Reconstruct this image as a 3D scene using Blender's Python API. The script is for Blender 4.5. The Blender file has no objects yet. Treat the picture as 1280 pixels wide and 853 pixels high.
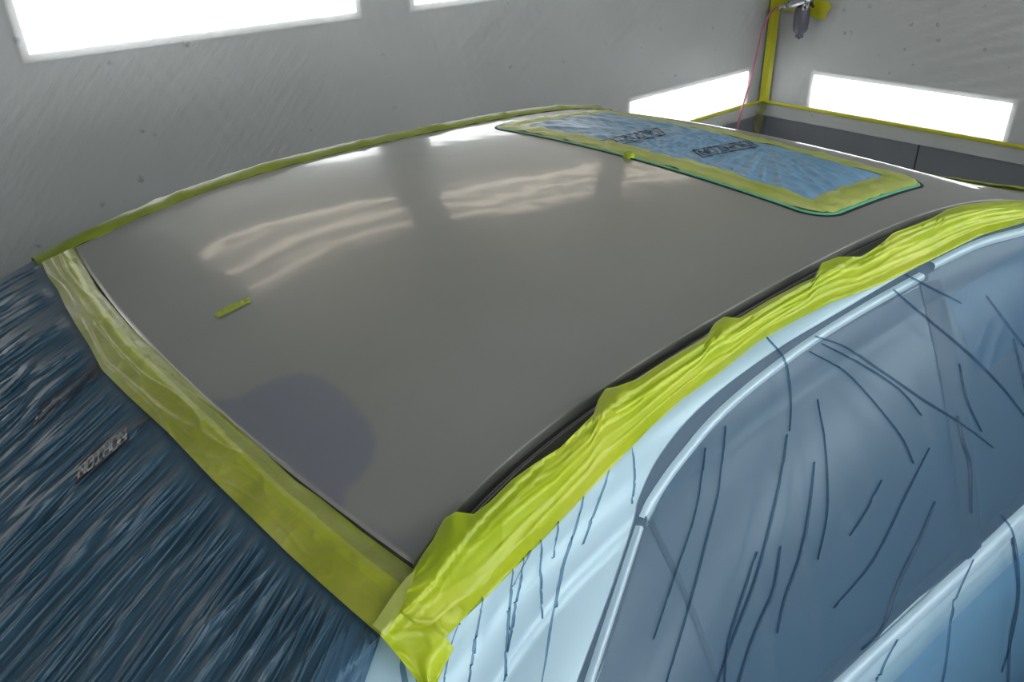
import bpy, bmesh, math, random
from mathutils import Vector, Matrix, noise
from mathutils.bvhtree import BVHTree
random.seed(7)
C = bpy.context.scene.collection
V = Vector
Z0 = 1.38                      # height of the roof's rear edge above the floor
# ------------------------------------------------------------------ camera
CAM = V((-0.3062, -1.1143, 0.5960 + Z0))
YAW, PITCH, ROLL, F = math.radians(49.7882), math.radians(29.359), math.radians(1.8771), 1003.79
fw = V((math.cos(PITCH)*math.cos(YAW), math.cos(PITCH)*math.sin(YAW), -math.sin(PITCH)))
r0 = fw.cross(V((0, 0, 1))).normalized(); d0 = fw.cross(r0)
RT = r0*math.cos(ROLL) + d0*math.sin(ROLL); DN = -r0*math.sin(ROLL) + d0*math.cos(ROLL)
cd = bpy.data.cameras.new('camera'); cam = bpy.data.objects.new('camera', cd); C.objects.link(cam)
cam.matrix_world = Matrix(((RT.x, -DN.x, -fw.x, CAM.x), (RT.y, -DN.y, -fw.y, CAM.y), (RT.z, -DN.z, -fw.z, CAM.z), (0, 0, 0, 1)))
cd.sensor_width = 36; cd.lens = F/1280*36; cd.clip_start = .02
bpy.context.scene.camera = cam
# ------------------------------------------------------------------ light
sc = bpy.context.scene
sc.view_settings.view_transform = 'Standard'; sc.view_settings.look = 'None'; sc.view_settings.gamma = 1
sc.view_settings.exposure = 0.0
LAMP = 8.5                     # strength of the fluorescent diffusers
TUBE = 6.5
w = bpy.data.worlds.new('world'); sc.world = w; w.use_nodes = True
w.node_tree.nodes['Background'].inputs[0].default_value = (.8, .9, 1, 1); w.node_tree.nodes['Background'].inputs[1].default_value = .05

# ------------------------------------------------------------------ helpers
def ray(px, py): return (RT*((px-640)/F) + DN*((py-426.5)/F) + fw)
def at_x(px, py, x): v = ray(px, py); return CAM + v*((x-CAM.x)/v.x)
def at_y(px, py, y): v = ray(px, py); return CAM + v*((y-CAM.y)/v.y)
def tag(o, label=None, cat=None, group=None, kind=None):
    if label: o['label'] = label
    if cat: o['category'] = cat
    if group: o['group'] = group
    if kind: o['kind'] = kind
    return o
def empty(name, loc=(0, 0, 0)):
    o = bpy.data.objects.new(name, None); C.objects.link(o); o.location = loc; o.empty_display_size = .05
    return o
def mesh(name, vs, fs, m, parent=None, smooth=True):
    me = bpy.data.meshes.new(name); me.from_pydata([tuple(v) for v in vs], [], fs); me.update()
    if smooth: me.polygons.foreach_set('use_smooth', [True]*len(fs))
    me.materials.append(m)
    o = bpy.data.objects.new(name, me); C.objects.link(o)
    if parent:
        o.parent = parent
        o.matrix_parent_inverse = Matrix.Translation(parent.location).inverted()
    return o
def grid_faces(n, m, off=0): # n rows by m columns of vertices
    return [(off+i*m+j, off+i*m+j+1, off+(i+1)*m+j+1, off+(i+1)*m+j) for i in range(n-1) for j in range(m-1)]
class MB:
    def __init__(s): s.v = []; s.f = []
    def box(s, lo, hi):
        o = len(s.v)
        for x in (lo[0], hi[0]):
            for y in (lo[1], hi[1]):
                for z in (lo[2], hi[2]): s.v.append(V((x, y, z)))
        for q in ((0,1,3,2),(4,6,7,5),(0,4,5,1),(2,3,7,6),(0,2,6,4),(1,5,7,3)): s.f.append(tuple(o+k for k in q))
        return s
    def tube(s, pts, rad, n=12, cap=True):
        pts = [V(p) for p in pts]; o = len(s.v); N = len(pts)
        if not hasattr(rad, '__len__'): rad = [rad]*N
        up = None
        for i, p in enumerate(pts):
            t = (pts[min(i+1, N-1)]-pts[max(i-1, 0)]).normalized()
            if up is None: up = t.orthogonal().normalized()
            up = (up - t*up.dot(t)).normalized(); b = t.cross(up)
            for k in range(n):
                a = 2*math.pi*k/n; s.v.append(p+(up*math.cos(a)+b*math.sin(a))*rad[i])
        for i in range(N-1):
            for k in range(n):
                s.f.append((o+i*n+k, o+i*n+(k+1)%n, o+(i+1)*n+(k+1)%n, o+(i+1)*n+k))
        if cap: s.f.append(tuple(o+k for k in range(n))[::-1]); s.f.append(tuple(o+(N-1)*n+k for k in range(n)))
        return s
    def build(s, name, m, parent=None, smooth=False, bevel=0):
        ob = mesh(name, s.v, s.f, m, parent, smooth)
        if bevel:
            b = ob.modifiers.new('b', 'BEVEL'); b.width = bevel; b.segments = 2; b.limit_method = 'ANGLE'
        return ob
def resample(P, n):
    P = [V((p[0], p[1])) for p in P]; L = [0]
    for a, b in zip(P, P[1:]): L.append(L[-1]+(b-a).length)
    out = []; k = 0
    for i in range(n):
        d = L[-1]*i/(n-1)
        while k < len(P)-2 and d > L[k+1]: k += 1
        t = (d-L[k])/max(1e-9, L[k+1]-L[k]); out.append(P[k].lerp(P[k+1], t))
    return out
def smooth_line(P, n):   # Catmull-Rom through the points, then even spacing
    P = [V((p[0], p[1])) for p in P]; Q = [P[0]*2-P[1]]+P+[P[-1]*2-P[-2]]; out = []
    for i in range(1, len(Q)-2):
        for k in range(8):
            t = k/8; a, b, c, d = Q[i-1], Q[i], Q[i+1], Q[i+2]
            out.append(.5*((2*b)+(c-a)*t+(2*a-5*b+4*c-d)*t*t+(3*b-a-3*c+d)*t**3))
    out.append(P[-1])
    return resample(out, n)
def sst(a, b, x):
    t = min(1, max(0, (x-a)/(b-a))); return t*t*(3-2*t)
def nz(x, y=0., z=0.): return noise.noise(V((x, y, z)))

# ------------------------------------------------------------------ materials
def mat(name, base=(.5, .5, .5), rough=.5, metal=0, coat=0, emis=None, estr=0):
    m = bpy.data.materials.new(name); m.use_nodes = True; n = m.node_tree.nodes; b = n['Principled BSDF']
    b.inputs['Base Color'].default_value = (*base, 1); b.inputs['Roughness'].default_value = rough
    b.inputs['Metallic'].default_value = metal; b.inputs['Coat Weight'].default_value = coat
    if emis: b.inputs['Emission Color'].default_value = (*emis, 1); b.inputs['Emission Strength'].default_value = estr
    return m
class N:
    def __init__(s, m): s.t = m.node_tree; s.b = s.t.nodes.get('Principled BSDF'); s.out = s.t.nodes['Material Output']
    def add(s, ty, **kw):
        n = s.t.nodes.new(ty)
        for k, v in kw.items():
            if k.startswith('i_'): n.inputs[k[2:].replace('_', ' ')].default_value = v
            else: setattr(n, k, v)
        return n
    def ln(s, a, b): s.t.links.new(a, b)
    def noise(s, scale, det=3, stretch=None, rot=None, rough=.55):
        g = s.add('ShaderNodeNewGeometry'); src = g.outputs['Position']
        if stretch:
            mp = s.add('ShaderNodeMapping'); mp.inputs['Scale'].default_value = stretch
            if rot:
                m0 = s.add('ShaderNodeMapping'); m0.inputs['Rotation'].default_value = rot; s.ln(src, m0.inputs[0]); src = m0.outputs[0]
            s.ln(src, mp.inputs[0]); src = mp.outputs[0]
        n = s.add('ShaderNodeTexNoise'); n.inputs['Scale'].default_value = scale; n.inputs['Detail'].default_value = det; n.inputs['Roughness'].default_value = rough
        s.ln(src, n.inputs['Vector']); return n.outputs[0]
    def ramp(s, src, stops):
        r = s.add('ShaderNodeValToRGB'); e = r.color_ramp.elements
        e[0].position, e[0].color = stops[0][0], (*stops[0][1], 1); e[1].position, e[1].color = stops[-1][0], (*stops[-1][1], 1)
        for p, c in stops[1:-1]: k = e.new(p); k.color = (*c, 1)
        s.ln(src, r.inputs[0]); return r.outputs[0]
    def bump(s, h, strength, dist, prev=None):
        b = s.add('ShaderNodeBump'); b.inputs['Strength'].default_value = strength; b.inputs['Distance'].default_value = dist
        s.ln(h, b.inputs['Height'])
        if prev: s.ln(prev, b.inputs['Normal'])
        return b.outputs[0]
    def mul(s, a, b, op='MULTIPLY'):
        m = s.add('ShaderNodeMath', operation=op)
        for i, q in enumerate((a, b)):
            if hasattr(q, 'links'): s.ln(q, m.inputs[i])
            else: m.inputs[i].default_value = q
        return m.outputs[0]

def g3(v): return (v, v, v)
# grey primer with the sanded-through bluish patch
M_PRIMER = mat('grey_primer', (.15, .155, .145), .35, 0, .42); q = N(M_PRIMER)
at = q.add('ShaderNodeAttribute', attribute_name='patch')
mx = q.add('ShaderNodeMix', data_type='RGBA'); mx.inputs['B'].default_value = (.140, .150, .180, 1)
q.ln(at.outputs['Fac'], mx.inputs['Factor'])
q.ln(q.ramp(q.noise(2.2, 4), [(.3, (.178, .184, .168)), (.7, (.20, .206, .196))]), mx.inputs['A']); q.ln(mx.outputs['Result'], q.b.inputs['Base Color'])
q.ln(q.ramp(q.noise(3, 5), [(.3, g3(.34)), (.7, g3(.42))]), q.b.inputs['Roughness'])
bn = q.bump(q.noise(5, 2), .25, .006)
q.ln(bn, q.b.inputs['Normal']); q.ln(q.bump(q.noise(9, 2, (1, .5, 1)), .3, .004, bn), q.b.inputs['Coat Normal']); q.b.inputs['Coat Roughness'].default_value = .08
M_SILVER = mat('silver_paint', (.72, .79, .80), .32, .15, .3)
M_FRONT = mat('front_header_primer', (.22, .225, .225), .2)
M_BLACK = mat('black_rubber', (.010, .010, .011), .6)
M_GLOSSB = mat('satin_black', (.012, .012, .014), .5)
M_DITCH = mat('dusty_black_channel', (.035, .035, .032), .35)
M_LIP = mat('primer_dust_bead', (.2, .2, .185), .3)
M_GLASS = mat('dark_window_glass', (.02, .028, .038), .3)
M_CHROME = mat('brushed_bright_trim', (.9, .93, .95), .35, .25)

def tape_mat(name, a, b, pale, bump=.5):
    m = mat(name, a, .42); q = N(m); q.b.inputs['Coat Weight'].default_value = .25; q.b.inputs['Coat Roughness'].default_value = .25
    n1 = q.ramp(q.noise(9, 5), [(.36, a), (.52, b), (.72, pale)])
    at = q.add('ShaderNodeAttribute', attribute_name='layer')
    mx = q.add('ShaderNodeMix', data_type='RGBA', blend_type='MULTIPLY'); mx.inputs['Factor'].default_value = 1
    q.ln(n1, mx.inputs['A']); q.ln(at.outputs['Color'], mx.inputs['B']); q.ln(mx.outputs['Result'], q.b.inputs['Base Color'])
    bn = q.bump(q.noise(38, 5), bump, .004); q.ln(q.bump(q.noise(240, 3), .25, .0006, bn), q.b.inputs['Normal'])
    tr = q.add('ShaderNodeBsdfTranslucent'); q.ln(mx.outputs['Result'], tr.inputs[0])
    ms = q.add('ShaderNodeMixShader'); ms.inputs[0].default_value = .18
    q.ln(q.b.outputs[0], ms.inputs[1]); q.ln(tr.outputs[0], ms.inputs[2]); q.ln(ms.outputs[0], q.out.inputs[0])
    return m
M_TAPE = tape_mat('green_tape_lit', (.34, .46, .006), (.40, .51, .012), (.46, .54, .04), .3)  # masking tape green, colour brightened for the lit right side
M_TAPE_R = tape_mat('green_tape_less_lit', (.27, .31, .02), (.34, .38, .035), (.42, .44, .10))  # same green tape, colour dulled for the edges away from the lit side
M_TAPE_S = tape_mat('pale_green_tape', (.36, .43, .07), (.44, .5, .12), (.52, .56, .2))
M_TEAL = mat('teal_fine_line_tape', (.10, .42, .26), .35)
M_WTAPE = mat('yellow_wall_tape', (.42, .42, .01), .5)

def film_mat(name, tint, milk, frac, rough, wr, scale=22, streak=None, bs=.5, coat=.3):
    m = mat(name, milk, rough); q = N(m)
    q.b.inputs['Coat Weight'].default_value = coat; q.b.inputs['Coat Roughness'].default_value = rough*.6
    bn = q.bump(q.noise(scale, 5, streak[0] if streak else None, streak[1] if streak else None), bs, wr)
    bn = q.bump(q.noise(130, 3), .2, .0008, bn)
    q.ln(bn, q.b.inputs['Normal']); q.ln(bn, q.b.inputs['Coat Normal'])
    tr = q.add('ShaderNodeBsdfTransparent'); tr.inputs[0].default_value = (*tint, 1)
    ms = q.add('ShaderNodeMixShader'); ms.inputs[0].default_value = frac
    q.ln(tr.outputs[0], ms.inputs[1]); q.ln(q.b.outputs[0], ms.inputs[2]); q.ln(ms.outputs[0], q.out.inputs[0])
    return m
M_FILM_SIDE = film_mat('clear_blue_film', (.86, .95, .98), (.12, .25, .40), .3, .42, .003, 22, None, .5, .0)
M_PLEAT = film_mat('doubled_blue_film', (.45, .63, .76), (.025, .06, .10), .35, .35, .002, coat=.1)
M_FILM_REAR = film_mat('dark_blue_film', (.18, .33, .45), (.022, .072, .118), .76, .5, .002, 40, None, .4, .5)
M_FILM_ROOF = film_mat('sky_blue_film', (.3, .5, .7), (.16, .33, .50), .9, .36, .002, 40, None, .4, .15)
M_INK = mat('black_print', (.022, .016, .018), .35)
M_INKB = mat('brown_print', (.035, .022, .03), .4)
M_LETTER = mat('pale_print_letters', (.15, .18, .20), .4)

# ------------------------------------------------------------------ the car's shape
S = 1.08
def w_of(X):
    x = min(max(X/S, 0), 1.5)
    return S*(.54+.0996*x-.1864*x*x+.0987*x**3-.0499*(1-math.exp(-x/.12))) + (max(0, -X))*.06
def ze(X):
    x = X/S
    if x < 0: return Z0 - .26*(-X) - .22*min(-X, 1)**2 - .3*max(0, -X-1)
    if x > 1.46:
        a = 1.46; z = .3324*a-.5948*a*a+.4779*a**3-.158*a**4; return Z0+S*(z-.19*(x-a))
    return Z0+S*(.3324*x-.5948*x*x+.4779*x**3-.158*x**4)
def crown(X):
    return S*(.006+.0177*sst(0, .55, X))-.24*max(0, X-1.577)
def x_rear(u): return -.034*(1-u*u)
def roof_pt(X, u): return V((X, u*w_of(X), ze(X)+crown(X)*(1-u*u)))
def edge(X): return w_of(X), ze(X)
PROF = [(0, 0), (.010, .001), (.022, .005), (.036, .013), (.05, .024), (.064, .038), (.076, .055), (.086, .073), (.094, .092)]
DITCH = .024
def belt_z(X): return Z0-.233-.175*X
def side_pt(X, v, s=-1):          # v 0..1 rail, 1..2 window zone, 2..3 door
    wv, z = edge(X); wv += DITCH
    if v <= 1:
        k = v*(len(PROF)-1); i = min(int(k), len(PROF)-2); t = k-i
        o = PROF[i][0]*(1-t)+PROF[i+1][0]*t; d = PROF[i][1]*(1-t)+PROF[i+1][1]*t
        return V((X, s*(wv+o), z-d))
    y1, z1 = wv+PROF[-1][0], z-PROF[-1][1]; y2, z2 = .85, min(belt_z(X), z1-.05)
    if v <= 2:
        t = v-1; b = .022*4*t*(1-t)
        return V((X, s*(y1+(y2-y1)*t+b*.8), z1+(z2-z1)*t+b*.5))
    t = v-2; pts = [(0, 0), (.03, -.03), (.055, -.10), (.075, -.25), (.085, -.45), (.06, -.75)]
    k = t*5; i = min(int(k), 4); f = k-i
    return V((X, s*(y2+pts[i][0]*(1-f)+pts[i+1][0]*f), z2+pts[i][1]*(1-f)+pts[i+1][1]*f))
def frange(a, b, n): return [a+(b-a)*i/(n-1) for i in range(n)]
XS = frange(-1.75, 2.35, 165)
# lid surface: rear glass slope, roof, windscreen header, used to place what lies on the car
lidv = []; US = frange(-1.02, 1.02, 61)
def lid_pt(X, u):
    c = crown(X) if X > 0 else S*.006+.05*min(1, -X*1.2)
    return V((X, u*(w_of(X)+DITCH), ze(X)+c*(1-u*u)))
for X in XS:
    for u in US: lidv.append(lid_pt(X, u))
lidf = grid_faces(len(XS), len(US))
VSIDE = frange(0, 1, 13)+frange(1.04, 2, 25)+frange(2.06, 3, 16)
sv = [side_pt(X, v) for X in XS for v in VSIDE]; sf = grid_faces(len(XS), len(VSIDE))
BV = BVHTree.FromPolygons(lidv+sv, lidf+[tuple(k+len(lidv) for k in f) for f in sf])
BS = BVHTree.FromPolygons(sv, sf)
BL = BVHTree.FromPolygons(lidv, lidf)
MISS = [0]
def hit(px, py, tree=BV):
    d = ray(px, py).normalized(); h = tree.ray_cast(CAM, d)
    if h[0] is None and tree is not BV: h = BV.ray_cast(CAM, d)
    if h[0] is None:
        MISS[0] += 1; k = (.2-CAM.z)/min(d.z, -.05); k = min(k, 4.)
        return CAM+d*k, -d
    co, n = h[0], h[1]
    if n.dot(d) > 0: n = -n
    return co, n
def ribbon(name, A, B, n, m, h, material, parent=None, tree=BV, sm=True, layer=None, thick=0):
    a = smooth_line(A, n) if sm else resample(A, n); b = smooth_line(B, n) if sm else resample(B, n)
    vs = []; cols = []
    for i in range(n):
        for j in range(m):
            u, t = i/(n-1), j/(m-1); p = a[i].lerp(b[i], t); co, nn = hit(p.x, p.y, tree)
            d_ = ray(p.x, p.y).normalized(); vs.append(co-d_*(h(u, t, co)/max(.3, abs(nn.dot(d_)))))
            if layer: cols.append(layer(u, t, co))
    o = mesh(name, vs, grid_faces(n, m), material, parent)
    if layer: set_layer(o, cols)
    if thick:
        sd = o.modifiers.new('s', 'SOLIDIFY'); sd.thickness = thick; sd.offset = 0
    return o
def set_layer(o, cols=None):
    me = o.data; ca = me.color_attributes.new('layer', 'FLOAT_COLOR', 'POINT')
    flat = []
    for c in (cols or [1.]*len(me.vertices)):
        c = c if hasattr(c, '__len__') else (c, c, c); flat += [c[0], c[1], c[2], 1]
    ca.data.foreach_set('color', flat)
    return o

# ------------------------------------------------------------------ the booth
WY, WX = 2.16, 4.86
XB, YR, ZC = -2.6, -2.16, 3.0
M_WALL = mat('painted_steel_wall', (.52, .545, .55), .5)
M_WAIN = mat('dark_grey_lower_wall', (.125, .14, .155), .5)
q = N(M_WAIN); q.ln(q.ramp(q.noise(3, 4), [(.3, (.115, .13, .145)), (.7, (.14, .155, .17))]), q.b.inputs['Base Color'])
M_FLOOR = mat('concrete_floor', (.16, .16, .16), .6)
q = N(M_FLOOR); q.ln(q.ramp(q.noise(4, 5), [(.3, (.12, .12, .12)), (.7, (.19, .19, .185))]), q.b.inputs['Base Color'])
M_CEIL = mat('ceiling_filter', (.42, .43, .43), .8)
def wall(name, lo, hi, m): return tag(MB().box(lo, hi).build(name, m), kind='structure')
wall('floor', (XB-.1, YR-.1, -.1), (WX+.1, WY+.1, 0), M_FLOOR)
wall('ceiling', (XB-.1, YR-.1, ZC), (WX+.1, WY+.1, ZC+.1), M_CEIL)
ZW = Z0-.868
wall('wall_left', (XB-.1, WY, ZW), (WX+.1, WY+.1, ZC), M_WALL)
wall('wall_front', (WX, YR, ZW), (WX+.1, WY, ZC), M_WALL)
wall('wall_right', (XB-.1, YR-.1, 0), (WX+.1, YR, ZC), M_WALL)
wall('wall_back', (XB-.1, YR, 0), (XB, WY, ZC), M_WALL)
wall('baseboard_left', (XB-.1, WY-.012, 0), (WX-.012, WY+.1, ZW), M_WAIN)
wall('baseboard_front', (WX-.012, YR, 0), (WX+.1, WY-.012, ZW), M_WAIN)
b = MB(); b.box((WX-.016, .98, .02), (WX-.012, .986, ZW)); tag(b.build('trim_1', M_BLACK), kind='structure')

# lamps: a shallow box with tubes behind a milky pane
M_DIFF = mat('lit_diffuser', (.8, .8, .8), .4, emis=(1, 1, 1), estr=LAMP)
M_DIFFU = mat('clear_lamp_pane', (.7, .7, .68), .4, emis=(1, .97, .9), estr=.12)
M_TUBE = mat('fluorescent_tube', (.8, .8, .8), .4, emis=(1, .86, .68), estr=TUBE)
M_LFRAME = mat('white_lamp_frame', (.9, .9, .9), .4)
def lamp(c, wid, hei, axis, nrm, label, tubes, group='booth lamps'):
    """c centre on the wall, axis 'x' or 'y' = long direction, nrm = sign of the inward direction on the other axis"""
    c = V(c); e = empty('booth_lamp', c)
    tag(e, label, 'lamp', group)
    def P(a, d, z): # a along, d inward
        return V((c.x+a, c.y+nrm*d, c.z+z)) if axis == 'x' else V((c.x+nrm*d, c.y+a, c.z+z))
    def bx(mb, a0, a1, d0, d1, z0, z1):
        p, r = P(a0, d0, z0), P(a1, d1, z1)
        mb.box((min(p.x, r.x), min(p.y, r.y), z0+c.z), (max(p.x, r.x), max(p.y, r.y), z1+c.z))
    W2, H2, t = wid/2, hei/2, .028
    f = MB(); bx(f, -W2-t, W2+t, .0, .022, H2, H2+t); bx(f, -W2-t, W2+t, 0, .022, -H2-t, -H2)
    bx(f, -W2-t, -W2, 0, .022, -H2, H2); bx(f, W2, W2+t, 0, .022, -H2, H2); f.build('frame', M_LFRAME, e, bevel=.003)
    d = MB(); bx(d, -W2, W2, .001, .006, -H2, H2); d.build('diffuser', M_DIFF if not tubes else M_DIFFU, e)
    for k in range(tubes):
        z = (k+.5)/tubes*hei-H2
        MB().tube([P(-W2+.02, .018, z), P(W2-.02, .018, z)], .011, 8).build('tube', M_TUBE, e, True)
    return e
ZL = Z0-.648
HM = .20
lamp(((.331+1.624)/2, WY, Z0+.152+HM/2), 1.293, HM, 'x', -1, 'long bright lamp high on the left wall at the upper left corner', 0)
lamp((1.931+.6465, WY, Z0+.152+HM/2), 1.293, HM, 'x', -1, 'left-wall lamp of which only the lower edge shows at the top', 0)
lamp(((3.44+4.65)/2, WY, ZL), 1.21, .215, 'x', -1, 'low left-wall lamp beside the booth corner, partly behind the car roof', 0)
lamp((WX, 1.14, ZL), 1.235, .21, 'y', -1, 'low lamp on the end wall, right of the booth corner', 0)
lamp((-1.0, WY, Z0+.152+HM/2), 1.293, HM, 'x', -1, 'high lamp on the left wall behind the viewpoint', 0)
for k, X in enumerate((.978, 2.578, 4.15)):
    lamp((X, WY, Z0+1.10), 1.293, .46, 'x', -1, 'three-tube lamp near the top of the left wall, mirrored in the roof', 3, 'upper lamps mirrored in the roof')
for X in (-1.2, .6, 2.2, 3.8):
    lamp((X, YR, Z0+.302), 1.293, .30, 'x', 1, 'high lamp on the right wall out of the picture', 0, 'lamps on the unseen right wall')
    lamp((X, YR, Z0+1.10), 1.293, .4, 'x', 1, 'upper lamp on the right wall out of the picture', 0, 'upper lamps on the unseen right wall')

# plastic sheeting on the walls
def sheet_mat():
    m = mat('milky_wall_sheeting', (.5, .515, .515), .38); q = N(m)
    # overspray flecks with a shape of their own
    v = q.add('ShaderNodeTexVoronoi', feature='F1'); v.inputs['Scale'].default_value = 9
    g = q.add('ShaderNodeNewGeometry'); q.ln(g.outputs['Position'], v.inputs['Vector'])
    fl = q.ramp(v.outputs['Distance'], [(.06, g3(1)), (.16, g3(0))])
    mk = q.ramp(q.noise(2.2, 3), [(.42, g3(0)), (.56, g3(1))]); br = q.ramp(q.noise(60, 2), [(.45, g3(0)), (.6, g3(1))])
    fac = q.mul(q.mul(fl, mk), q.mul(br, .75))
    mx = q.add('ShaderNodeMix', data_type='RGBA'); mx.inputs['B'].default_value = (.13, .14, .15, 1)
    q.ln(q.ramp(q.noise(1.1, 4), [(.35, (.46, .475, .475)), (.7, (.55, .56, .56))]), mx.inputs['A'])
    q.ln(fac, mx.inputs['Factor']); q.ln(mx.outputs['Result'], q.b.inputs['Base Color'])
    a = q.noise(6, 5, (1, 1, 6), (.0, .75, 0.)); bb = q.noise(5, 5, (7, 7, .6), (.0, -.5, .3))
    mk2 = q.ramp(q.noise(1.5, 2), [(.42, g3(0)), (.6, g3(1))])
    bn = q.bump(q.mul(a, mk2), .4, .03); bn = q.bump(bb, .1, .02, bn); bn = q.bump(q.noise(40, 3), .12, .003, bn)
    q.ln(bn, q.b.inputs['Normal'])
    tr = q.add('ShaderNodeBsdfTransparent'); tr.inputs[0].default_value = (.93, .95, .95, 1)
    ms = q.add('ShaderNodeMixShader'); ms.inputs[0].default_value = .52
    q.ln(tr.outputs[0], ms.inputs[1]); q.ln(q.b.outputs[0], ms.inputs[2]); q.ln(ms.outputs[0], q.out.inputs[0])
    return m
M_SHEET = sheet_mat()
ZT = Z0-.762
FANS = {'x': [((1.95, 1.70), (.25, -1), .25, 1.0), ((2.6, 1.55), (1, .62), .35, .8), ((3.3, 1.35), (1, .5), .3, .7), ((.8, 1.45), (.5, -1), .15, .5)],
        'y': [((.6, 1.05), (-1, .32), .30, 1.), ((1.75, 1.0), (.12, -1), .14, .8), ((.9, 1.5), (-1, .5), .4, .6)]}
def wrinkles(a, z, key):
    r = 0
    for (c, d, wd, amp) in FANS[key]:
        L = math.hypot(*d); dx, dz = d[0]/L, d[1]/L; da, dz_ = a-c[0], z-c[1]
        al = da*dx+dz_*dz; ac = -da*dz+dz_*dx
        m = math.exp(-(al/.55)**2-(ac/wd)**2)
        if m > .02: r += amp*m*(max(0, 1-abs(nz(ac*16+3*c[0], al*.9, 1.7))*3.2)**2)
    return r
def sheet(name, axis, a0, a1, z0, z1, label):
    na, nzv = int((a1-a0)/.018), int((z1-z0)/.018); vs = []
    for i in range(na):
        for j in range(nzv):
            a = a0+(a1-a0)*i/(na-1); z = z0+(z1-z0)*j/(nzv-1)
            edge_f = min(1, min(a-a0, a1-a, z-z0)/.12)
            d = .034+edge_f*(.006*nz(a*1.7, z*1.7, 3)+.011*wrinkles(a, z, axis)+.0015*nz(a*9, z*9, 5))
            vs.append(V((a, WY-d, z)) if axis == 'x' else V((WX-d, a, z)))
    return tag(mesh(name, vs, grid_faces(na, nzv), M_SHEET), label, 'plastic sheeting')
sheet('wall_sheeting', 'x', -1.7, WX-.04, ZT-.1, Z0+.80, 'milky plastic sheeting hung over the left booth wall and its lamps')
sheet('wall_sheeting', 'y', -1.5, WY-.04, ZT-.1, ZC-.02, 'milky plastic sheeting hung over the end wall of the booth')
# wall tapes
def flat_tape(name, pts, wid, wall_, label, nseg=120, m=M_WTAPE, amp=.004, d=.047):
    """pts in wall coordinates (a, z); a ragged tape strip with crinkles"""
    P = resample(pts, nseg); vs = []
    for i, p in enumerate(P):
        t = (P[min(i+1, nseg-1)]-P[max(0, i-1)]).normalized(); n = V((-t.y, t.x))
        for j in range(4):
            k = (j/3-.5)*wid*(1+.18*nz(i*.35, j*3., wid)); q_ = p+n*k
            dd = d+amp*nz(i*.5, j*.8, 2)
            vs.append(V((q_.x, WY-dd, q_.y)) if wall_ == 'x' else V((WX-dd, q_.x, q_.y)))
    o = mesh(name, vs, grid_faces(nseg, 4), m); sd = o.modifiers.new('s', 'SOLIDIFY'); sd.thickness = .0008
    return tag(o, label, 'tape')
flat_tape('wall_tape', [(1.0, ZT), (WX-.05, ZT)], .022, 'x', 'thin yellow tape line along the foot of the left wall sheeting')
flat_tape('wall_tape', [(-1.4, ZT-.002), (WY-.05, ZT)], .022, 'y', 'thin yellow tape line along the foot of the end wall sheeting')
# corner tape: runs down the booth corner
P = frange(ZC-.03, ZT-.0, 90); vs = []
for i, z in enumerate(P):
    for j, (dx, dy) in enumerate(((-.085, -.05), (-.06, -.056), (-.052, -.06), (-.052, -.085), (-.05, -.105))):
        k = .006*nz(z*9, j, 1); vs.append(V((WX+dx+k, WY+dy+k*.7, z)))
tag(mesh('corner_tape', vs, grid_faces(90, 5), M_WTAPE), 'wide yellow-green tape strip down the corner of the booth', 'tape')
P = frange(ZT, ZT-.24, 30); vs = []
for i, z in enumerate(P):
    f = 1-.5*i/29
    for j, (dx, dy) in enumerate(((-.09, -.03), (-.065, -.045), (-.05, -.06), (-.04, -.095))):
        k = .02*nz(z*14, j, 4); vs.append(V((WX+dx*f+k, WY+dy*f+k, z)))
M_TAIL = film_mat('dusty_tape_tail', (.8, .85, .6), (.25, .26, .12), .6, .5, .004)
tag(mesh('tape_tail', vs, grid_faces(30, 4), M_TAIL), 'crumpled see-through tape tail hanging below the corner tape', 'tape')
# wide tape patch behind the air gun
tp = []
for (px, py) in ((957, -14), (957, 12), (990, 14), (1012, 18), (1020, 24), (1032, 24), (1034, 17), (1040, 8), (1036, 2), (1012, -3), (1000, -16)):
    p = at_x(px, py, WX-.05); tp.append(p)
cpt = sum(tp, V())/len(tp); vs = [cpt]; n = len(tp)
for r in (.35, .7, 1.):
    for p in tp: vs.append(cpt.lerp(p, r)+V((-.012*abs(nz(p.y*20, p.z*20, r))*(1 if r < 1 else .6), 0, 0)))
fs = [(0, 1+k, 1+(k+1) % n) for k in range(n)]
for r in range(2): fs += [(1+r*n+k, 1+(r+1)*n+k, 1+(r+1)*n+(k+1) % n, 1+r*n+(k+1) % n) for k in range(n)]
tag(mesh('tape_patch', vs, fs, M_WTAPE), 'ragged yellow tape patch on the end wall behind the grey air tool', 'tape')

# ------------------------------------------------------------------ air tool and hose on the end wall
AX = WX-.13
M_TOOL = mat('grey_tool_body', (.10, .10, .125), .42, .2); M_STEEL = mat('worn_steel', (.42, .43, .47), .32, .8); M_HOSE = mat('pink_hose', (.38, .10, .17), .4)
def tp_(px, py, x=AX): return at_x(px, py, x)
tool = empty('air_tool', tp_(1003, 10)); tag(tool, 'grey air tool with a tapered body hanging on the end wall near the corner', 'air tool')
ax0, ax1 = tp_(1004, 9), tp_(998.5, 49)
rr = [(0, .04), (.05, .046), (.12, .048), (.3, .050), (.5, .049), (.68, .046), (.76, .040), (.82, .026), (.88, .022), (.9, .027), (.94, .024), (.95, .010), (1.0, .006)]
MB().tube([ax0.lerp(ax1, t) for t, _ in rr], [r for _, r in rr], 20).build('body', M_TOOL, tool, True)
MB().tube([tp_(984, 7), tp_(988, 5), tp_(995, 3), tp_(1008, 0), tp_(1014, 2)], [.02, .03, .034, .036, .03], 14).build('head', M_STEEL, tool, True)
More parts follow.
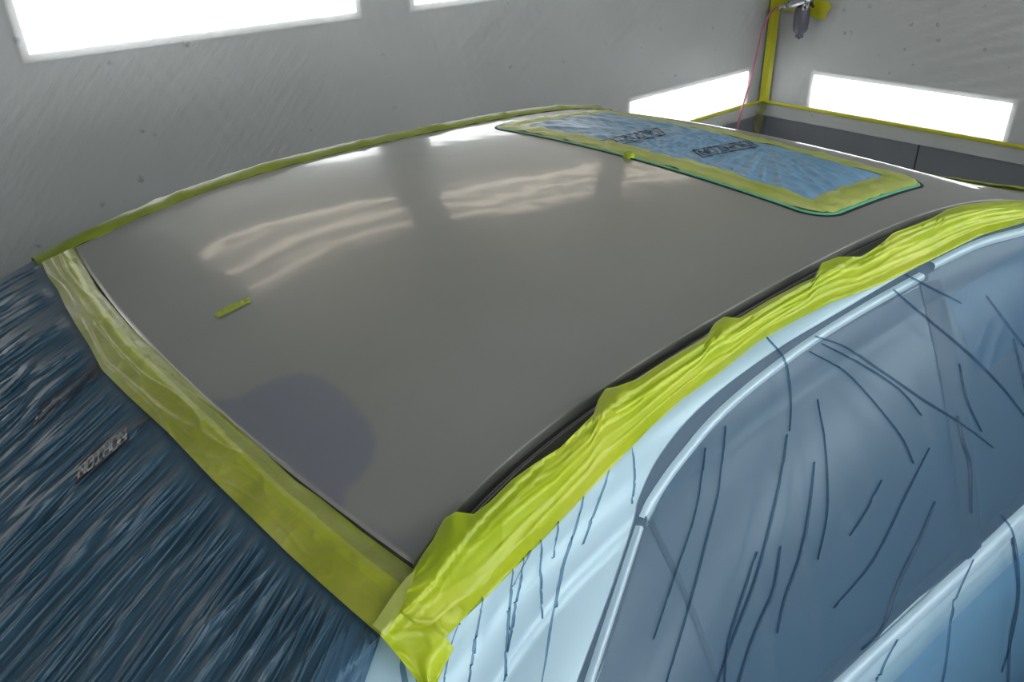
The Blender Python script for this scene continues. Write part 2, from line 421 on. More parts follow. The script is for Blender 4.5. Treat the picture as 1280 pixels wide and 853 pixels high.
MB().tube([tp_(1006.5, 9.3, AX-.045), tp_(1006.5, 9.3, AX-.062)], .022, 16).build('gauge', M_STEEL, tool, True)
MB().tube([tp_(1006.5, 9.3, AX-.060), tp_(1006.5, 9.3, AX-.064)], .008, 12).build('gauge_hole', M_BLACK, tool, True)
MB().tube([tp_(1008, 2), tp_(1014, 5), tp_(1017, 9)], [.012, .012, .008], 8).build('trigger', M_BLACK, tool, True)
fit = MB().tube([tp_(974, 9), tp_(976, 9), tp_(977, 8.5), tp_(979, 8), tp_(980, 8), tp_(983, 7), tp_(986, 6)], [.008, .016, .010, .010, .018, .018, .014], 12).build('coupling', M_STEEL, tool, True)
MB().tube([tp_(986, 3, AX-.02), tp_(989, 2, AX-.02), tp_(990, 8, AX-.02)], .009, 8).build('clip', M_BLACK, tool, True)
hp = [(975, 9), (968, 11), (962, 18), (957, 28), (953, 38), (949, 55), (945, 72), (941, 90), (936, 108), (931, 124), (926, 142), (922, 160), (918, 175)]
def hpt(a):
    p1, p2 = at_x(a.x, a.y, AX), at_y(a.x, a.y, WY-.10); return p1 if (p1-CAM).length < (p2-CAM).length else p2
MB().tube([hpt(a) for a in smooth_line(hp, 50)], .0065, 10).build('air_hose', M_HOSE)
tag(bpy.data.objects['air_hose'], 'thin pink air hose hanging from the grey air tool in the corner', 'hose')

# ------------------------------------------------------------------ car body
car = empty('car', (.6, 0, 0)); tag(car, 'car masked for painting, its grey primed roof filling the middle of the booth', 'car')
# roof panel, with rolled edges into the ditches and the rear gap
def in_poly(x, y, poly):
    c = False; j = len(poly)-1
    for i in range(len(poly)):
        xi, yi = poly[i]; xj, yj = poly[j]
        if (yi > y) != (yj > y) and x < (xj-xi)*(y-yi)/(yj-yi)+xi: c = not c
        j = i
    return c
def dist_poly(x, y, poly):
    best = 9
    for i in range(len(poly)):
        a, b = V(poly[i]), V(poly[i-1]); ab = b-a; t = max(0, min(1, (V((x, y))-a).dot(ab)/ab.length_squared)); best = min(best, (a+ab*t-V((x, y))).length)
    return best
patchpx = [(262, 500), (300, 497), (320, 485), (348, 473), (375, 466), (398, 470), (420, 484), (443, 506), (460, 526), (470, 552), (464, 580), (448, 598), (432, 612), (428, 640)]
patch = [tuple(hit(x, y, BL)[0].xy) for x, y in patchpx]
patch2 = [tuple(hit(x, y, BL)[0].xy) for x, y in [(430, 650), (452, 652), (480, 668), (500, 672), (530, 672), (520, 720), (480, 720)]]
XF = 1.60
nx, nu = 230, 170; vs = []; pa = []
for i in range(nx):
    for j in range(nu):
        u = -1+2*j/(nu-1); t = i/(nx-1); X = x_rear(u)*(1-t)+XF*t
        p = roof_pt(X, u); vs.append(p)
        f = 0
        for P_ in (patch, patch2):
            ins = in_poly(p.x, p.y, P_); d = dist_poly(p.x, p.y, P_) if X < .5 else 9
            f = max(f, sst(-.006, .006, d if ins else -d)*(1 if P_ is patch else .5))
        pa.append(f)
fs = grid_faces(nx, nu)
def skirt(idx, offs):  # add rolled-down borders
    global fs
    prev = idx
    for (dx, dy, dz) in offs:
        new = []
        for k in idx:
            vs.append(vs[k]+V((dx, dy, dz))); pa.append(0); new.append(len(vs)-1)
        for a in range(len(idx)-1): fs.append((prev[a], prev[a+1], new[a+1], new[a]))
        prev = new
roll = [(.0012, .0006), (.0022, .003), (.0025, .014)]
skirt([i*nu for i in range(nx)], [(0, -a, -b) for a, b in roll])
skirt([i*nu+nu-1 for i in range(nx)], [(0, a, -b) for a, b in roll])
skirt([j for j in range(nu)], [(-.0003, 0, -.001), (-.0005, 0, -.012)])
roof = mesh('roof_panel', vs, fs, M_PRIMER, car)
a_ = roof.data.attributes.new('patch', 'FLOAT', 'POINT'); a_.data.foreach_set('value', pa)
# front header beyond the crease line
vs = []; xs2 = frange(XF, 1.83, 24)
for i, X in enumerate(xs2):
    for j in range(90):
        u = -1+2*j/89; p = roof_pt(X, u); p.z -= .25*max(0, X-XF)*max(0, u)**2; p.z -= .0015*(i == 0); vs.append(p)
mesh('front_header', vs, grid_faces(24, 90), M_PRIMER, car)
# ditch channels (both sides) : floor, bead lines
for s in (-1, 1):
    xs3 = frange(-.0, 1.60, 110); vs = []
    secs = [(.0015, -.014), (.003, -.0155), (.010, -.0155), (.0105, -.012), (.013, -.011), (.0155, -.012), (.016, -.0155), (.0225, -.0155), (.0235, -.004), (.024, .002), (.027, .0028), (.034, .0015), (.038, -.004)]  # outer sections lay dark molding on the rail, painting in the tape's shade
    for X in xs3:
        wv, z = edge(X)
        for o, d in secs: vs.append(V((X, s*(wv+o), z+d)))
    mesh('roof_channel', vs, grid_faces(len(xs3), len(secs)), M_DITCH, car)
    vs = []
    for X in xs3:
        wv, z = edge(X)
        for k in range(7):
            a = math.pi*k/6; vs.append(V((X, s*(wv+.013+.0016*math.cos(a)), z-.0105+.0016*math.sin(a))))
    mesh('channel_bead', vs, grid_faces(len(xs3), 7), M_LIP, car)
# dark rear gap strip + rear glass
NR = 40
vs = []
for j in range(90):
    u = -1+2*j/89; X = x_rear(u)
    for dx, dz in ((.0, -.012), (-.004, -.015), (-.010, -.014), (-.012, -.006)):
        p = roof_pt(X, u); vs.append(p+V((dx, 0, dz)))
mesh('rear_seal', vs, grid_faces(90, 4), M_BLACK, car)
vs = []
xr = frange(-.012, -1.15, 50)
for X in xr:
    for j in range(60):
        u = -1+2*j/59; t = sst(0, -.1, X); p = lid_pt(X+x_rear(u)*(1-t), u); p.z -= .008+.004; vs.append(p)
mesh('rear_glass', vs, grid_faces(50, 60), M_GLASS, car)
# sides
XSb = frange(-1.15, 2.05, 129)
for s in (-1, 1):
    vs = [side_pt(X, v, s)-V((0, 0, .3*max(0, X-1.5) if s > 0 else 0)) for X in XSb for v in VSIDE]
    mesh('body_side', vs, grid_faces(len(XSb), len(VSIDE)), M_SILVER, car)
# left rail top over channel and beyond the rear corner
# windscreen
vs = []
for X in frange(1.84, 2.6, 30):
    for j in range(50):
        u = -1+2*j/49; p = roof_pt(1.84, u); d = X-1.84; vs.append(V((X-.06*u*u*0, p.y*(1+.1*d), p.z-.36*d-.25*d*d-.004)))
mesh('windscreen', vs, grid_faces(30, 50), M_GLASS, car)
# bonnet and lower body, a closed lower mass so that the car stands on the floor
def lower_body():
    vs = []; prof = [(-1.9, .95), (-1.15, 1.0), (-.4, .98), (.6, .95), (1.6, .93), (2.5, .90), (3.3, .78), (3.55, .6)]
    n = 60
    for i in range(n):
        X = -1.9+5.45*i/(n-1)
        for k in range(len(prof)-1):
            if prof[k][0] <= X <= prof[k+1][0]+1e-6: t = (X-prof[k][0])/(prof[k+1][0]-prof[k][0]); top = prof[k][1]*(1-t)+prof[k+1][1]*t; break
        e = min(1, (X+1.95)/.5, (3.62-X)/.6); hw = .80*(.72+.28*math.sqrt(max(0, e)))
        if -1.2 < X < 2.1: top = min(top, belt_z(X)-.06)
        for y, z in ((-hw*.2, .28), (-hw*.96, .28), (-hw, .5), (-hw*.99, top-.1), (-hw*.9, top-.015), (-hw*.5, top+.01), (0, top+.02), (hw*.5, top+.01), (hw*.9, top-.015), (hw*.99, top-.1), (hw, .5), (hw*.96, .28), (hw*.2, .28), (-hw*.2, .28)):
            vs.append(V((X, y, z)))
    fs = grid_faces(n, 14); fs.append(tuple(range(13))); fs.append(tuple((n-1)*14+k for k in range(13))[::-1])
    return mesh('lower_body', vs, fs, M_SILVER, car)
lower_body()
for X in (-1.25, 2.55):
    for s in (-1, 1):
        o = MB().tube([(X, s*.62, .32), (X, s*.65, .32), (X, s*.82, .32), (X, s*.85, .32)], [.29, .32, .32, .29], 32).build('wheel', M_BLACK, car, True)

# side windows, trims (under the film)
flat = lambda d: (lambda u, t, co: d)
def strip_px(name, path, wpx, m, d, h, n=80, k=7, parent=car):
    P_ = smooth_line(path, n); A = []; B = []
    for i, p in enumerate(P_):
        t = (P_[min(i+1, n-1)]-P_[max(0, i-1)]).normalized(); nn = V((-t.y, t.x)); ww = wpx(i/(n-1)) if callable(wpx) else wpx
        A.append(p+nn*ww/2); B.append(p-nn*ww/2)
    vs = []
    for i in range(n):
        for j in range(k):
            t = j/(k-1); p = A[i].lerp(B[i], t); co, n_ = hit(p.x, p.y, BS); vs.append(co+n_*(d+h*math.sin(math.pi*t)))
    return mesh(name, vs, grid_faces(n, k), m, parent)
sealA = [(690, 945), (722, 853), (762, 745), (792, 655), (800, 622), (828, 566), (880, 506), (962, 443), (1060, 384), (1130, 343), (1200, 307), (1290, 270), (1420, 235)]
sealB = [(712, 945), (745, 853), (783, 745), (806, 662), (815, 636), (850, 582), (905, 520), (985, 455), (1070, 403), (1140, 362), (1210, 325), (1290, 297), (1420, 262)]
ribbon('window_seal', sealA, sealB, 120, 5, flat(.0015), M_BLACK, car, BS)
ribbon('door_glass', [(812, 652), (852, 580), (908, 518), (988, 453), (1072, 400), (1160, 353)],
       [(945, 975), (1000, 900), (1030, 868), (1080, 815), (1140, 755), (1213, 700)], 90, 30, flat(.0022), M_GLASS, car, BS)
ribbon('quarter_glass', [(806, 660), (785, 735), (748, 853), (715, 945)], [(812, 656), (856, 747), (896, 852), (940, 965)], 50, 16, flat(.0022), M_GLASS, car, BS)
ribbon('door_glass', [(1160, 343), (1215, 315), (1290, 293), (1420, 256)], [(1210, 694), (1240, 668), (1290, 618), (1400, 525)], 60, 30, flat(.0022), M_GLASS, car, BS)
strip_px('pillar_cover', [(1160, 352), (1180, 440), (1197, 540), (1208, 640), (1212, 700)], 26, M_GLOSSB, .004, .001, 60)
strip_px('window_divider', [(811, 652), (856, 747), (896, 852), (935, 950)], 7, M_BLACK, .004, .002, 50)
strip_px('bright_trim', [(708, 935), (735, 853), (768, 752), (798, 660)], lambda t: 13-2*t, M_CHROME, .003, .005, 60)
strip_px('bright_trim', [(802, 648), (815, 622), (850, 573), (905, 511), (990, 443), (1070, 391), (1150, 346)], lambda t: 13-2*t, M_CHROME, .003, .005, 120)
strip_px('bright_trim', [(1163, 333), (1220, 306), (1280, 289), (1420, 252)], 11, M_CHROME, .003, .005, 60)
strip_px('bright_trim', [(955, 945), (1052, 853), (1140, 772), (1215, 704), (1290, 634), (1400, 535)], 20, M_CHROME, .003, .006, 90)
strip_px('belt_seal', [(935, 938), (1032, 845), (1125, 757), (1200, 690), (1285, 615), (1400, 520)], 13, M_BLACK, .0035, .001, 90)
strip_px('door_gap', [(1262, 655), (1272, 740), (1262, 800), (1258, 900)], 4, M_BLACK, .001, .0, 30)

# ------------------------------------------------------------------ masking film on the car's right side
def side_h(u, t, co):
    x, y, z = co*1.
    h = .012+.004*sst(0, .25, t)
    h += .003*nz(x*4, z*4, y*3)+.0012*nz(x*14+z*6, z*9, 2)
    q1 = nz(x*7-z*2.0, z*1.3, 8); h += .003*max(0, 1-abs(q1)*6)**2*sst(.08, .3, t)
    q1 = nz(x*11+z*5.0, z*2.3, 18); h += .0018*max(0, 1-abs(q1)*6)**2*sst(.05, .2, t)
    q1 = nz(x*9-z*22.0, z*4, 28); h += .0012*max(0, 1-abs(q1)*5)**2*max(0, nz(x*4, z*4, 50)*3)
    return h*sst(-.03, .05, t)+.002
filmA = [(440, 768), (480, 790), (520, 815), (556, 790), (640, 706), (740, 601), (811, 529), (894, 463), (950, 418), (1040, 368), (1100, 346), (1160, 318), (1224, 286), (1285, 268), (1420, 232)]
filmB = [(330, 960), (440, 960), (520, 960), (600, 960), (680, 960), (760, 960), (860, 970), (940, 980), (1030, 985), (1120, 990), (1220, 990), (1330, 950), (1400, 880), (1430, 800), (1450, 700)]
ribbon('side_masking_film', filmA, filmB, 330, 200, side_h, M_FILM_SIDE, sm=False)
SF = bpy.data.objects['side_masking_film']; tag(SF, 'translucent blue masking film draped over the side windows and pillar at the right', 'masking film')
BF = BVHTree.FromPolygons([v.co.copy() for v in SF.data.vertices], [tuple(p.vertices) for p in SF.data.polygons])
M_THIN = film_mat('film_thin_layer', (.86, .93, .98), (.08, .20, .36), .12, .4, .002, 24)
M_OVER = film_mat('film_second_layer', (.72, .86, .95), (.08, .20, .36), .24, .4, .002, 24)
ov = ribbon('film_overlap', [(1000, 960), (1075, 890), (1120, 850), (1175, 792), (1240, 728), (1300, 672), (1390, 590)], [(1080, 985), (1150, 985), (1220, 985), (1290, 965), (1370, 920), (1420, 850), (1450, 720)], 90, 60,
            lambda u, t, co: .006+.003*nz(u*14, t*2, 3)+.004*max(0, 1-abs(nz(u*16+t, t*1.3, 5))*4)**2, M_OVER, SF, BF)
ribbon('film_overlap', [(1185, 372), (1260, 325), (1300, 305), (1420, 270)], [(1225, 470), (1262, 440), (1300, 420), (1400, 400)], 40, 40,
       lambda u, t, co: .004, M_THIN, SF, BF)
pleats = [  # (path, width in photo pixels, height)
 ([(982, 544), (976, 589), (961, 657), (942, 728), (916, 795), (894, 856)], 5), ([(1016, 578), (1010, 638), (999, 694), (980, 747), (969, 792)], 4.5),
 ([(974, 683), (965, 739), (942, 792), (920, 856)], 5.5), ([(944, 690), (931, 732), (909, 803), (903, 856)], 4), ([(905, 533), (900, 590), (894, 627), (875, 702), (860, 758), (830, 856)], 3.2),
 ([(1195, 520), (1203, 555), (1211, 582), (1212, 642)], 5), ([(1167, 627), (1149, 672), (1122, 728), (1100, 788), (1075, 812)], 5), ([(1250, 644), (1266, 672), (1272, 739), (1262, 800), (1250, 840)], 3),
 ([(1017, 421), (1055, 434), (1100, 464), (1156, 502), (1205, 533), (1240, 560)], 3.5), ([(1115, 363), (1156, 397), (1205, 438), (1250, 483), (1282, 524)], 4),
 ([(1130, 344), (1182, 370), (1200, 380)], 3), ([(1231, 370), (1265, 415), (1284, 440)], 3), ([(1265, 423), (1278, 475), (1283, 520)], 2.5), ([(1025, 430), (1070, 453), (1122, 487), (1150, 520)], 2.5),
 ([(957, 423), (980, 453), (987, 505), (985, 540)], 2.5), ([(677, 668), (675, 720), (676, 773)], 3), ([(732, 615), (716, 668), (700, 720), (676, 856)], 4), ([(642, 705), (634, 780), (629, 856)], 3.5),
 ([(655, 700), (643, 760), (632, 815)], 3), ([(604, 747), (594, 800), (584, 856)], 3.5), ([(766, 578), (749, 623), (726, 683)], 3), ([(501, 822), (509, 870)], 9), ([(520, 830), (521, 870)], 3),
 ([(1010, 440), (1060, 470), (1120, 540), (1140, 580)], 2), ([(1197, 455), (1207, 500), (1225, 540)], 2), ([(1160, 560), (1130, 620), (1090, 700), (1040, 760)], 2), ([(790, 560), (792, 600), (788, 630)], 2.5),
 ([(1020, 500), (1030, 560), (1032, 640), (1020, 700)], 2), ([(1100, 600), (1080, 640), (1060, 670)], 2), ([(880, 560), (868, 640), (842, 720), (815, 800)], 2.2), ([(1215, 700), (1190, 760), (1180, 830), (1170, 880)], 2.5),
 ([(1120, 800), (1100, 840), (1090, 890)], 2.5), ([(690, 650), (664, 690), (640, 735)], 2), ([(720, 610), (700, 650), (690, 700)], 2), ([(575, 775), (560, 820), (552, 870)], 2.5)]
for path, wpx in pleats:
    n = 40; P_ = smooth_line(path, n); vs = []
    for i, p in enumerate(P_):
        t = (P_[min(i+1, n-1)]-P_[max(0, i-1)]).normalized(); nn = V((-t.y, t.x)); u = i/(n-1)
        ww = .85*wpx*(.12+.88*math.sin(math.pi*min(1, u*.9+.05))**.7)*(1+.25*nz(u*6, path[0][0]))
        for j in range(5):
            c = p+nn*ww*(j/4-.5); co, n_ = hit(c.x, c.y, BF); vs.append(co+n_*(.0012+.003*math.sin(math.pi*j/4)))
    mesh('pleat', vs, grid_faces(n, 5), M_PLEAT, SF)

# ------------------------------------------------------------------ dark film over the rear window
outA = [(52, 330), (60, 344), (72, 361), (81, 380), (96, 406), (112, 431), (127, 460), (160, 493), (210, 539), (266, 598), (309, 640), (360, 690), (406, 732), (440, 762), (478, 790)]
outB = [(-90, 398), (-90, 455), (-90, 525), (-90, 552), (-90, 580), (-88, 610), (-80, 640), (-80, 730), (-80, 850), (-20, 940), (90, 960), (190, 960), (280, 960), (350, 960), (425, 940)]
def rear_h(u, t, co):
    f = sst(0, .12, t); a = u*1.; h = .016
    h += .010*f*nz(u*5, t*1.2, 1)
    for k, (fr, amp, sh) in enumerate(((16, .012, 3.), (40, .0075, 3.5), (95, .0036, 3.5), (230, .0016, 3.))):
        r = nz(u*fr+.5*math.sin(t*2.1+k), t*(.8+.45*k), 7.3*k+1)
        msk = .55+.9*nz(u*6, t*3, k+20)
        h += f*amp*max(0, 1-abs(r)*sh)**1.5*max(.1, msk)
    return h
for i in range(1): pass
ribbon('rear_masking_film', outA, outB, 620, 170, rear_h, M_FILM_REAR, sm=False)
RF = tag(bpy.data.objects['rear_masking_film'], 'dark blue pleated masking film hanging over the rear window at the lower left', 'masking film')
BR = BVHTree.FromPolygons([v.co.copy() for v in RF.data.vertices], [tuple(p.vertices) for p in RF.data.polygons])

vs = []; n = 90
for i in range(n):
    X = -1.6+1.54*i/(n-1)
    for j in range(30):
        p = side_pt(X, 1.9*j/29, 1); vs.append(p+V((0, .006+.003*nz(X*12, j*.2, 4)-(.030 if j == 0 else 0), .001)))
mesh('side_fall', vs, grid_faces(n, 30), M_FILM_REAR, RF)

# printed words, drawn as strokes
GL = {'N': [[(0, 0), (0, 1), (.7, 0), (.7, 1)]], 'O': [[(.12, 0), (.58, 0), (.7, .2), (.7, .8), (.58, 1), (.12, 1), (0, .8), (0, .2), (.12, 0)]],
      'R': [[(0, 0), (0, 1), (.55, 1), (.68, .85), (.68, .62), (.55, .5), (0, .5)], [(.35, .5), (.7, 0)]], 'T': [[(0, 1), (.7, 1)], [(.35, 1), (.35, 0)]],
      'U': [[(0, 1), (0, .2), (.12, 0), (.58, 0), (.7, .2), (.7, 1)]], 'S': [[(0, .08), (.12, 0), (.58, 0), (.7, .15), (.7, .38), (.58, .5), (.12, .5), (0, .62), (0, .85), (.12, 1), (.58, 1), (.7, .92)]],
      'I': [[(.35, 0), (.35, 1)]], 'D': [[(0, 0), (0, 1), (.45, 1), (.7, .8), (.7, .2), (.45, 0), (0, 0)]], 'E': [[(.7, 0), (0, 0), (0, 1), (.7, 1)], [(0, .5), (.55, .5)]]}
def printed(word, quad, tree, filled, parent, rot=True):
    """quad in photo pixels: lower-left, lower-right, upper-right, upper-left of the printed box"""
    q0, q1, q2, q3 = [V(p) for p in quad]
    def mp(u, v):
        if rot: u, v = 1-u, 1-v
        return q0.lerp(q1, u).lerp(q3.lerp(q2, u), v)
    def strokes(lines, wd, lift, name, m, asp):
        vs = []; fs = []
        for L in lines:
            P_ = []
            for a, b in zip(L, L[1:]):
                n = max(1, int(math.hypot((b[0]-a[0])*asp, b[1]-a[1])/.04))
                P_ += [(a[0]+(b[0]-a[0])*k/n, a[1]+(b[1]-a[1])*k/n) for k in range(n)]
            P_.append(L[-1]); o = len(vs)
            for i, p in enumerate(P_):
                a, b = P_[max(0, i-1)], P_[min(len(P_)-1, i+1)]; tx, ty = (b[0]-a[0])*asp, b[1]-a[1]; l = math.hypot(tx, ty) or 1
                nx_, ny_ = -ty/l/asp*wd/2, tx/l*wd/2
                for s in (-1, 1):
                    c = mp(p[0]+s*nx_, p[1]+s*ny_); co, n_ = hit(c.x, c.y, tree); d_ = ray(c.x, c.y).normalized(); vs.append(co-d_*lift)
            fs += [(o+2*i, o+2*i+1, o+2*i+3, o+2*i+2) for i in range(len(P_)-1)]
        return mesh(name, vs, fs, m, parent)
    asp = (q1-q0).length/max(1, (q3-q0).length)
    if filled:
        n, k = 170, 30; vs = []
        for i in range(n):
            for j in range(k):
                c = mp(i/(n-1), j/(k-1)); co, n_ = hit(c.x, c.y, tree); d_ = ray(c.x, c.y).normalized(); vs.append(co-d_*.003)
        mesh('print_box', vs, grid_faces(n, k), M_INK, parent)
    else:
        strokes([[(0, 0), (1, 0), (1, 1), (0, 1), (0, 0)]], .13, .006, 'print_box', M_INK, asp)
    N_ = len(word); pitch = .92/N_; lines = []
    for k, ch in enumerate(word):
        for L in GL[ch]: lines.append([(.04+pitch*(k+.1+x*1.1), .2+.6*y) for x, y in L])
    strokes(lines, .12 if filled else .10, .005 if filled else .007, 'print_letters', M_LETTER if filled else M_INK, asp)
printed('OUTSIDE', [(43, 531), (124, 468), (126, 449), (50, 508)], BR, False, RF)
printed('NORTON', [(94, 606), (162, 551), (160, 527), (95, 582)], BR, True, RF)
printed('S', [(172, 540), (186, 526), (190, 514), (173, 525)], BR, False, RF)

# ------------------------------------------------------------------ tapes on the car
def crumple(x, y, z, a=1.):
    k1 = max(0, 1-abs(nz(x*13, y*13, z*13))*5)**2; k2 = max(0, 1-abs(nz(x*31+5, y*31, z*31))*4)**2
    return a*(.003*k1+.0014*k2+.0012*nz(x*40, y*40, z*40))
# right side tape
inn = [(517, 712), (528, 694), (541, 676), (549, 660), (556, 648), (570, 640), (592, 643), (612, 628), (640, 600), (668, 580), (700, 560), (722, 538), (742, 518), (748, 500), (757, 486), (772, 483), (796, 474), (830, 452), (866, 431), (884, 420), (893, 404), (905, 396), (924, 398), (960, 376), (998, 356), (1018, 347), (1027, 329), (1048, 321), (1078, 321), (1104, 303), (1117, 291), (1140, 283), (1165, 273), (1184, 262), (1205, 256), (1240, 252), (1285, 250), (1420, 228)]
out = [(476, 794), (527, 856), (545, 852), (552, 830), (567, 811), (556, 796), (600, 755), (680, 674), (740, 610), (811, 537), (852, 500), (894, 470), (950, 426), (1000, 398), (1040, 378), (1100, 356), (1160, 327), (1224, 295), (1285, 277), (1420, 242)]
inn2 = inn
out2 = [(497, 778), (515, 800), (540, 808), (556, 796)]+out[6:]
def side_tape_h(u, t, co):
    x, y, z = co; e = math.sin(math.pi*min(1, t/.5)) if t < .5 else 0
    tab = 0
    for c in (.08, .335, .49, .61, .70): tab += math.exp(-((u-c)/.012)**2)
    return .026+crumple(x*.6, y*.6, z*.6, .5)+.004*math.sin(t*3.0)+.002*nz(x*5, y*12, z*12)+.002*max(0, 1-abs(nz(t*5+u*.8, u*5, 6))*5)**2+tab*.004*(1-sst(0, .4, t))-.012*sst(.75, 1, t)
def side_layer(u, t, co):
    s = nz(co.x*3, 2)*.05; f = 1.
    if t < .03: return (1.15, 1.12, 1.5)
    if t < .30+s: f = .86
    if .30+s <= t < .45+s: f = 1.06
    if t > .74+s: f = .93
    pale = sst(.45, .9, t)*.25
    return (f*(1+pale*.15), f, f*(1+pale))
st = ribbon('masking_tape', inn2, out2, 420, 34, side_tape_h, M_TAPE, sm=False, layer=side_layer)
tag(st, 'bright yellow-green masking tape along the right edge of the roof, over the doors', 'masking tape')
# its loose lower end beyond the roof corner
vs = []; A = resample([(517, 706), (500, 742), (476, 794)], 30); B = resample([(560, 745), (600, 752), (556, 797)], 30)
endpoly = ribbon('tape_end', [(497, 752), (478, 788), (474, 795)], [(512, 838), (528, 858), (548, 900)], 8, 8, flat(0.03), M_TAPE, sm=False)
bpy.data.objects.remove(endpoly)
te = ribbon('tape_end', [(520, 716), (505, 740), (490, 768), (475, 794), (500, 824), (530, 862)], [(585, 768), (572, 782), (557, 797), (568, 811), (556, 832), (543, 862)], 50, 30, lambda u, t, co: .026+crumple(*co, 1.6)+.006*math.sin(t*9+u*3)*sst(.3, 1, u), M_TAPE, st, sm=False, layer=lambda u, t, co: .95+.1*math.sin(t*7+u*4))
# rear tape
rin = [(92, 309), (122, 361), (163, 409), (208, 451), (245, 488), (283, 522), (328, 563), (369, 601), (398, 621), (454, 666), (517, 712)]
rout = [(52, 328), (60, 346), (72, 362), (81, 382), (96, 408), (112, 433), (127, 462), (160, 495), (210, 541), (266, 600), (309, 642), (360, 692), (406, 734), (440, 764), (478, 797)]
def rear_tape_h(u, t, co):
    x, y, z = co
    g = .006*max(0, 1-abs(nz(t*3+u*2, u*9, 5))*4)**2*(1-sst(.35, .7, u)*.6)
    return .003+.017*sst(0, .35, t)+crumple(x, y, z, .45)+g*.45
def rear_layer_gloss(u, t, co):
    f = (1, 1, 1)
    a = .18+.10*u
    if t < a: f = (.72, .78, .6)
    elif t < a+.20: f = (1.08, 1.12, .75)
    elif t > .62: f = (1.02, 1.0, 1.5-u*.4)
    pale = 1-sst(.15, .4, u)  # paler colour at the left end paints in the gloss washing over it
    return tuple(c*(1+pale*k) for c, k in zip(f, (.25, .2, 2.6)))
rt = ribbon('masking_tape', rin, rout, 360, 40, rear_tape_h, M_TAPE_R, sm=False, layer=rear_layer_gloss)
tag(rt, 'wide olive-green masking tape along the rear edge of the roof, above the dark film', 'masking tape')
ribbon('tape_overlap', [(508, 722), (494, 740), (466, 782)], [(520, 712), (512, 742), (482, 796)], 20, 8, lambda u, t, co: .030, M_TAPE_S, rt, sm=False, layer=lambda u, t, co: 1.)

# left edge tape: a low ridge over the left channel
def left_tape(X, k):
    wv, z = edge(X); bump = .003*max(0, nz(X*9, 3))+.004*max(0, 1-abs(nz(X*4.5, 9))*9)
    sec = [(-.003, .002), (.006, .006), (.02, .008+bump), (.036, .006+bump), (.052, .004), (.064, -.012), (.075, -.04)]
    o, d = sec[k]; j = .0012*nz(X*25, k*2.)
    return V((X, wv+o+j, z+d+j+.001*nz(X*30, k)))
xs4 = frange(-.07, 1.52, 260)
vs = [left_tape(X, k) for X in xs4 for k in range(7)]
lt = set_layer(mesh('masking_tape', vs, grid_faces(260, 7), M_TAPE_R), [(.62, .74, .3)]*len(vs))
tag(lt, 'narrow green masking tape running along the far left edge of the roof', 'masking tape')

# windscreen-edge tape, front
vs = []; n = 140
for i in range(n):
    u = -1.0+1.05*i/(n-1)
    for k, (dx, dz) in enumerate(((0, .004), (.02, .008), (.05, .008), (.08, .0), (.11, -.02))):
        p = roof_pt(1.80+dx*.9, u*.99); vs.append(p+V((0, 0, dz+.003*nz(u*14, k)+.002)))
tag(set_layer(mesh('masking_tape', vs, grid_faces(n, 5), M_TAPE_R), [(.62, .72, .35)]*(n*5)), 'green masking tape along the windscreen edge, beyond the roof crease at the upper right', 'masking tape')

# small scrap of tape lying on the roof
sp = ribbon('tape_scrap', [(268, 393), (285, 382), (300, 376), (311, 372)], [(272, 398), (290, 389), (304, 382), (313, 377)], 30, 6, lambda u, t, co: .0015+.003*abs(nz(u*6, t*2, 4)), M_TAPE, sm=False, layer=lambda u, t, co: .8, tree=BL)
tag(sp, 'short scrap of green tape lying alone on the grey roof', 'tape')

# ------------------------------------------------------------------ sunroof
sx0, sx1, sw = .899*S, 1.2869*S, .4286*S
srgap = (sx0, sx1, sw)
def rrect(x0, x1, hw, r, n=14):
    pts = []
    for cx, cy, a0 in ((x1-r, hw-r, 0), (x0+r, hw-r, 90), (x0+r, -hw+r, 180), (x1-r, -hw+r, 270)):
        for k in range(n+1):
            a = math.radians(a0+90*k/n); pts.append((cx+r*math.cos(a), cy+r*math.sin(a)))
    return pts
def dens(P_, step=.012):
    out = []
    for i in range(len(P_)):
        a, b = V(P_[i-1]), V(P_[i]); n = max(1, int((b-a).length/step))
        out += [a.lerp(b, k/n) for k in range(n)]
    return out
def on_roof(x, y, d=0): 
    u = y/w_of(x); return V((x, y, ze(x)+crown(x)*(1-u*u)+d))
def ring(name, P_, prof, m, parent, jit=0, layer=None):
    """P_ closed loop; prof = list of (inset, height)"""
    n = len(P_); vs = []; cols = []; cx, cy = (sx0+sx1)/2, 0
    for i in range(n):
        t = (P_[(i+1) % n]-P_[i-1]).normalized(); nn = V((-t.y, t.x))
        if nn.dot(V((cx, cy))-P_[i]) < 0: nn = -nn
        for k, (ins, hh) in enumerate(prof):
            p = P_[i]+nn*ins; j = jit*nz(p.x*35, p.y*35, k)+jit*1.5*max(0, 1-abs(nz(p.x*22, p.y*9, 3))*4)**2
            vs.append(on_roof(p.x, p.y, hh+j)); cols.append(layer(i/n, k/(len(prof)-1), p) if layer else 1.)
    m_ = len(prof); fs = [(i*m_+k, i*m_+k+1, ((i+1) % n)*m_+k+1, ((i+1) % n)*m_+k) for i in range(n) for k in range(m_-1)]
    o = mesh(name, vs, fs, m, parent); set_layer(o, cols); return o
R0 = dens(rrect(sx0-.003, sx1+.003, sw+.003, .06))
sr = empty('sunroof', (1.18, 0, Z0)); sr.parent = car; sr.matrix_parent_inverse = Matrix.Translation(car.location).inverted(); 
ring('sunroof_seal', R0, [(-.0035, .0006), (0, .0022), (.004, .001)], M_BLACK, car)
bpy.data.objects.remove(sr)
R1 = dens(rrect(sx0, sx1, sw, .058))
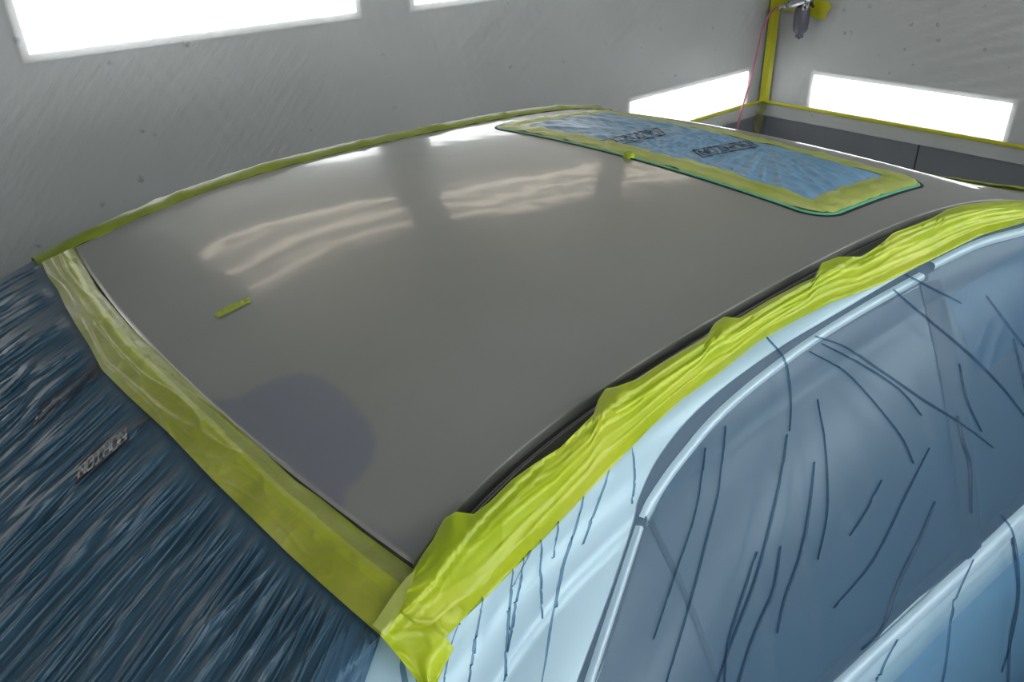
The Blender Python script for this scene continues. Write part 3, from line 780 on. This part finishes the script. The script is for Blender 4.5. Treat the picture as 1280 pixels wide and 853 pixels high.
stp = ring('masking_tape', R1, [(.006, .002), (.010, .004), (.022, .0055), (.036, .0045), (.045, .007), (.052, .0055), (.060, .005), (.068, .0045)], M_TAPE_S, None, .0028,
           lambda u, t, p: (.86, .92, .55) if .45 < t < .7 else (1, 1, 1))
tag(stp, 'pale green masking tape frame around the blue film on the sunroof', 'masking tape')
ring('fine_line_edge', R1, [(.0, .0012), (.003, .0028), (.007, .0028), (.010, .002)], M_TEAL, stp)
fx0, fx1, fw_ = sx0+.055, sx1-.055, sw-.055
nx_, ny_ = 90, 260; vs = []
for i in range(nx_):
    for j in range(ny_):
        a, b_ = i/(nx_-1), j/(ny_-1); x = fx0+(fx1-fx0)*a; y = -fw_+2*fw_*b_
        e = sst(0, .12, min(a, 1-a, b_*2.2, (1-b_)*2.2)*1.)
        ang = math.atan2(x-(fx1-.02), y+fw_*.3); k = max(0, 1-abs(nz(ang*9, 1, 0))*4)**2
        h = .004+e*(.003*max(0, 1-abs(nz(x*22+y*3.5, y*2.5, 2))*3.2)**1.5+.0025*max(0, 1-abs(nz(x*50-y*9, y*4, 9))*3.4)+.003*k+.002*nz(x*30, y*30, 3))
        vs.append(on_roof(x, y, h))
sf_ = mesh('sunroof_masking_film', vs, grid_faces(nx_, ny_), M_FILM_ROOF); tag(sf_, 'sky blue wrinkled masking film over the sunroof, framed by pale tape', 'masking film')
BSR = BVHTree.FromPolygons([v.co.copy() for v in sf_.data.vertices], [tuple(p.vertices) for p in sf_.data.polygons])
printed('OUTSIDE', [(752, 186), (832, 168), (822, 160), (742, 178)], BSR, False, sf_)
printed('NORTON', [(878, 196), (948, 183), (934, 176), (866, 188)], BSR, False, sf_)
# little crumple on the frame tape
mb = []
kn = hit(786, 197, BL)[0]
n = 10; vs = []
for i in range(n+1):
    for j in range(12):
        th, ph = math.pi*.5*i/n, 2*math.pi*j/12; r = .012*(1+.5*nz(i*.9, j*1.3, 2)); vs.append(kn+V((r*math.cos(ph)*math.sin(th), r*1.2*math.sin(ph)*math.sin(th), r*math.cos(th))))
fs = [(i*12+j, i*12+(j+1) % 12, (i+1)*12+(j+1) % 12, (i+1)*12+j) for i in range(n) for j in range(12)]
set_layer(mesh('tape_knot', vs, fs, M_TAPE, stp))
print('ray misses', MISS[0])
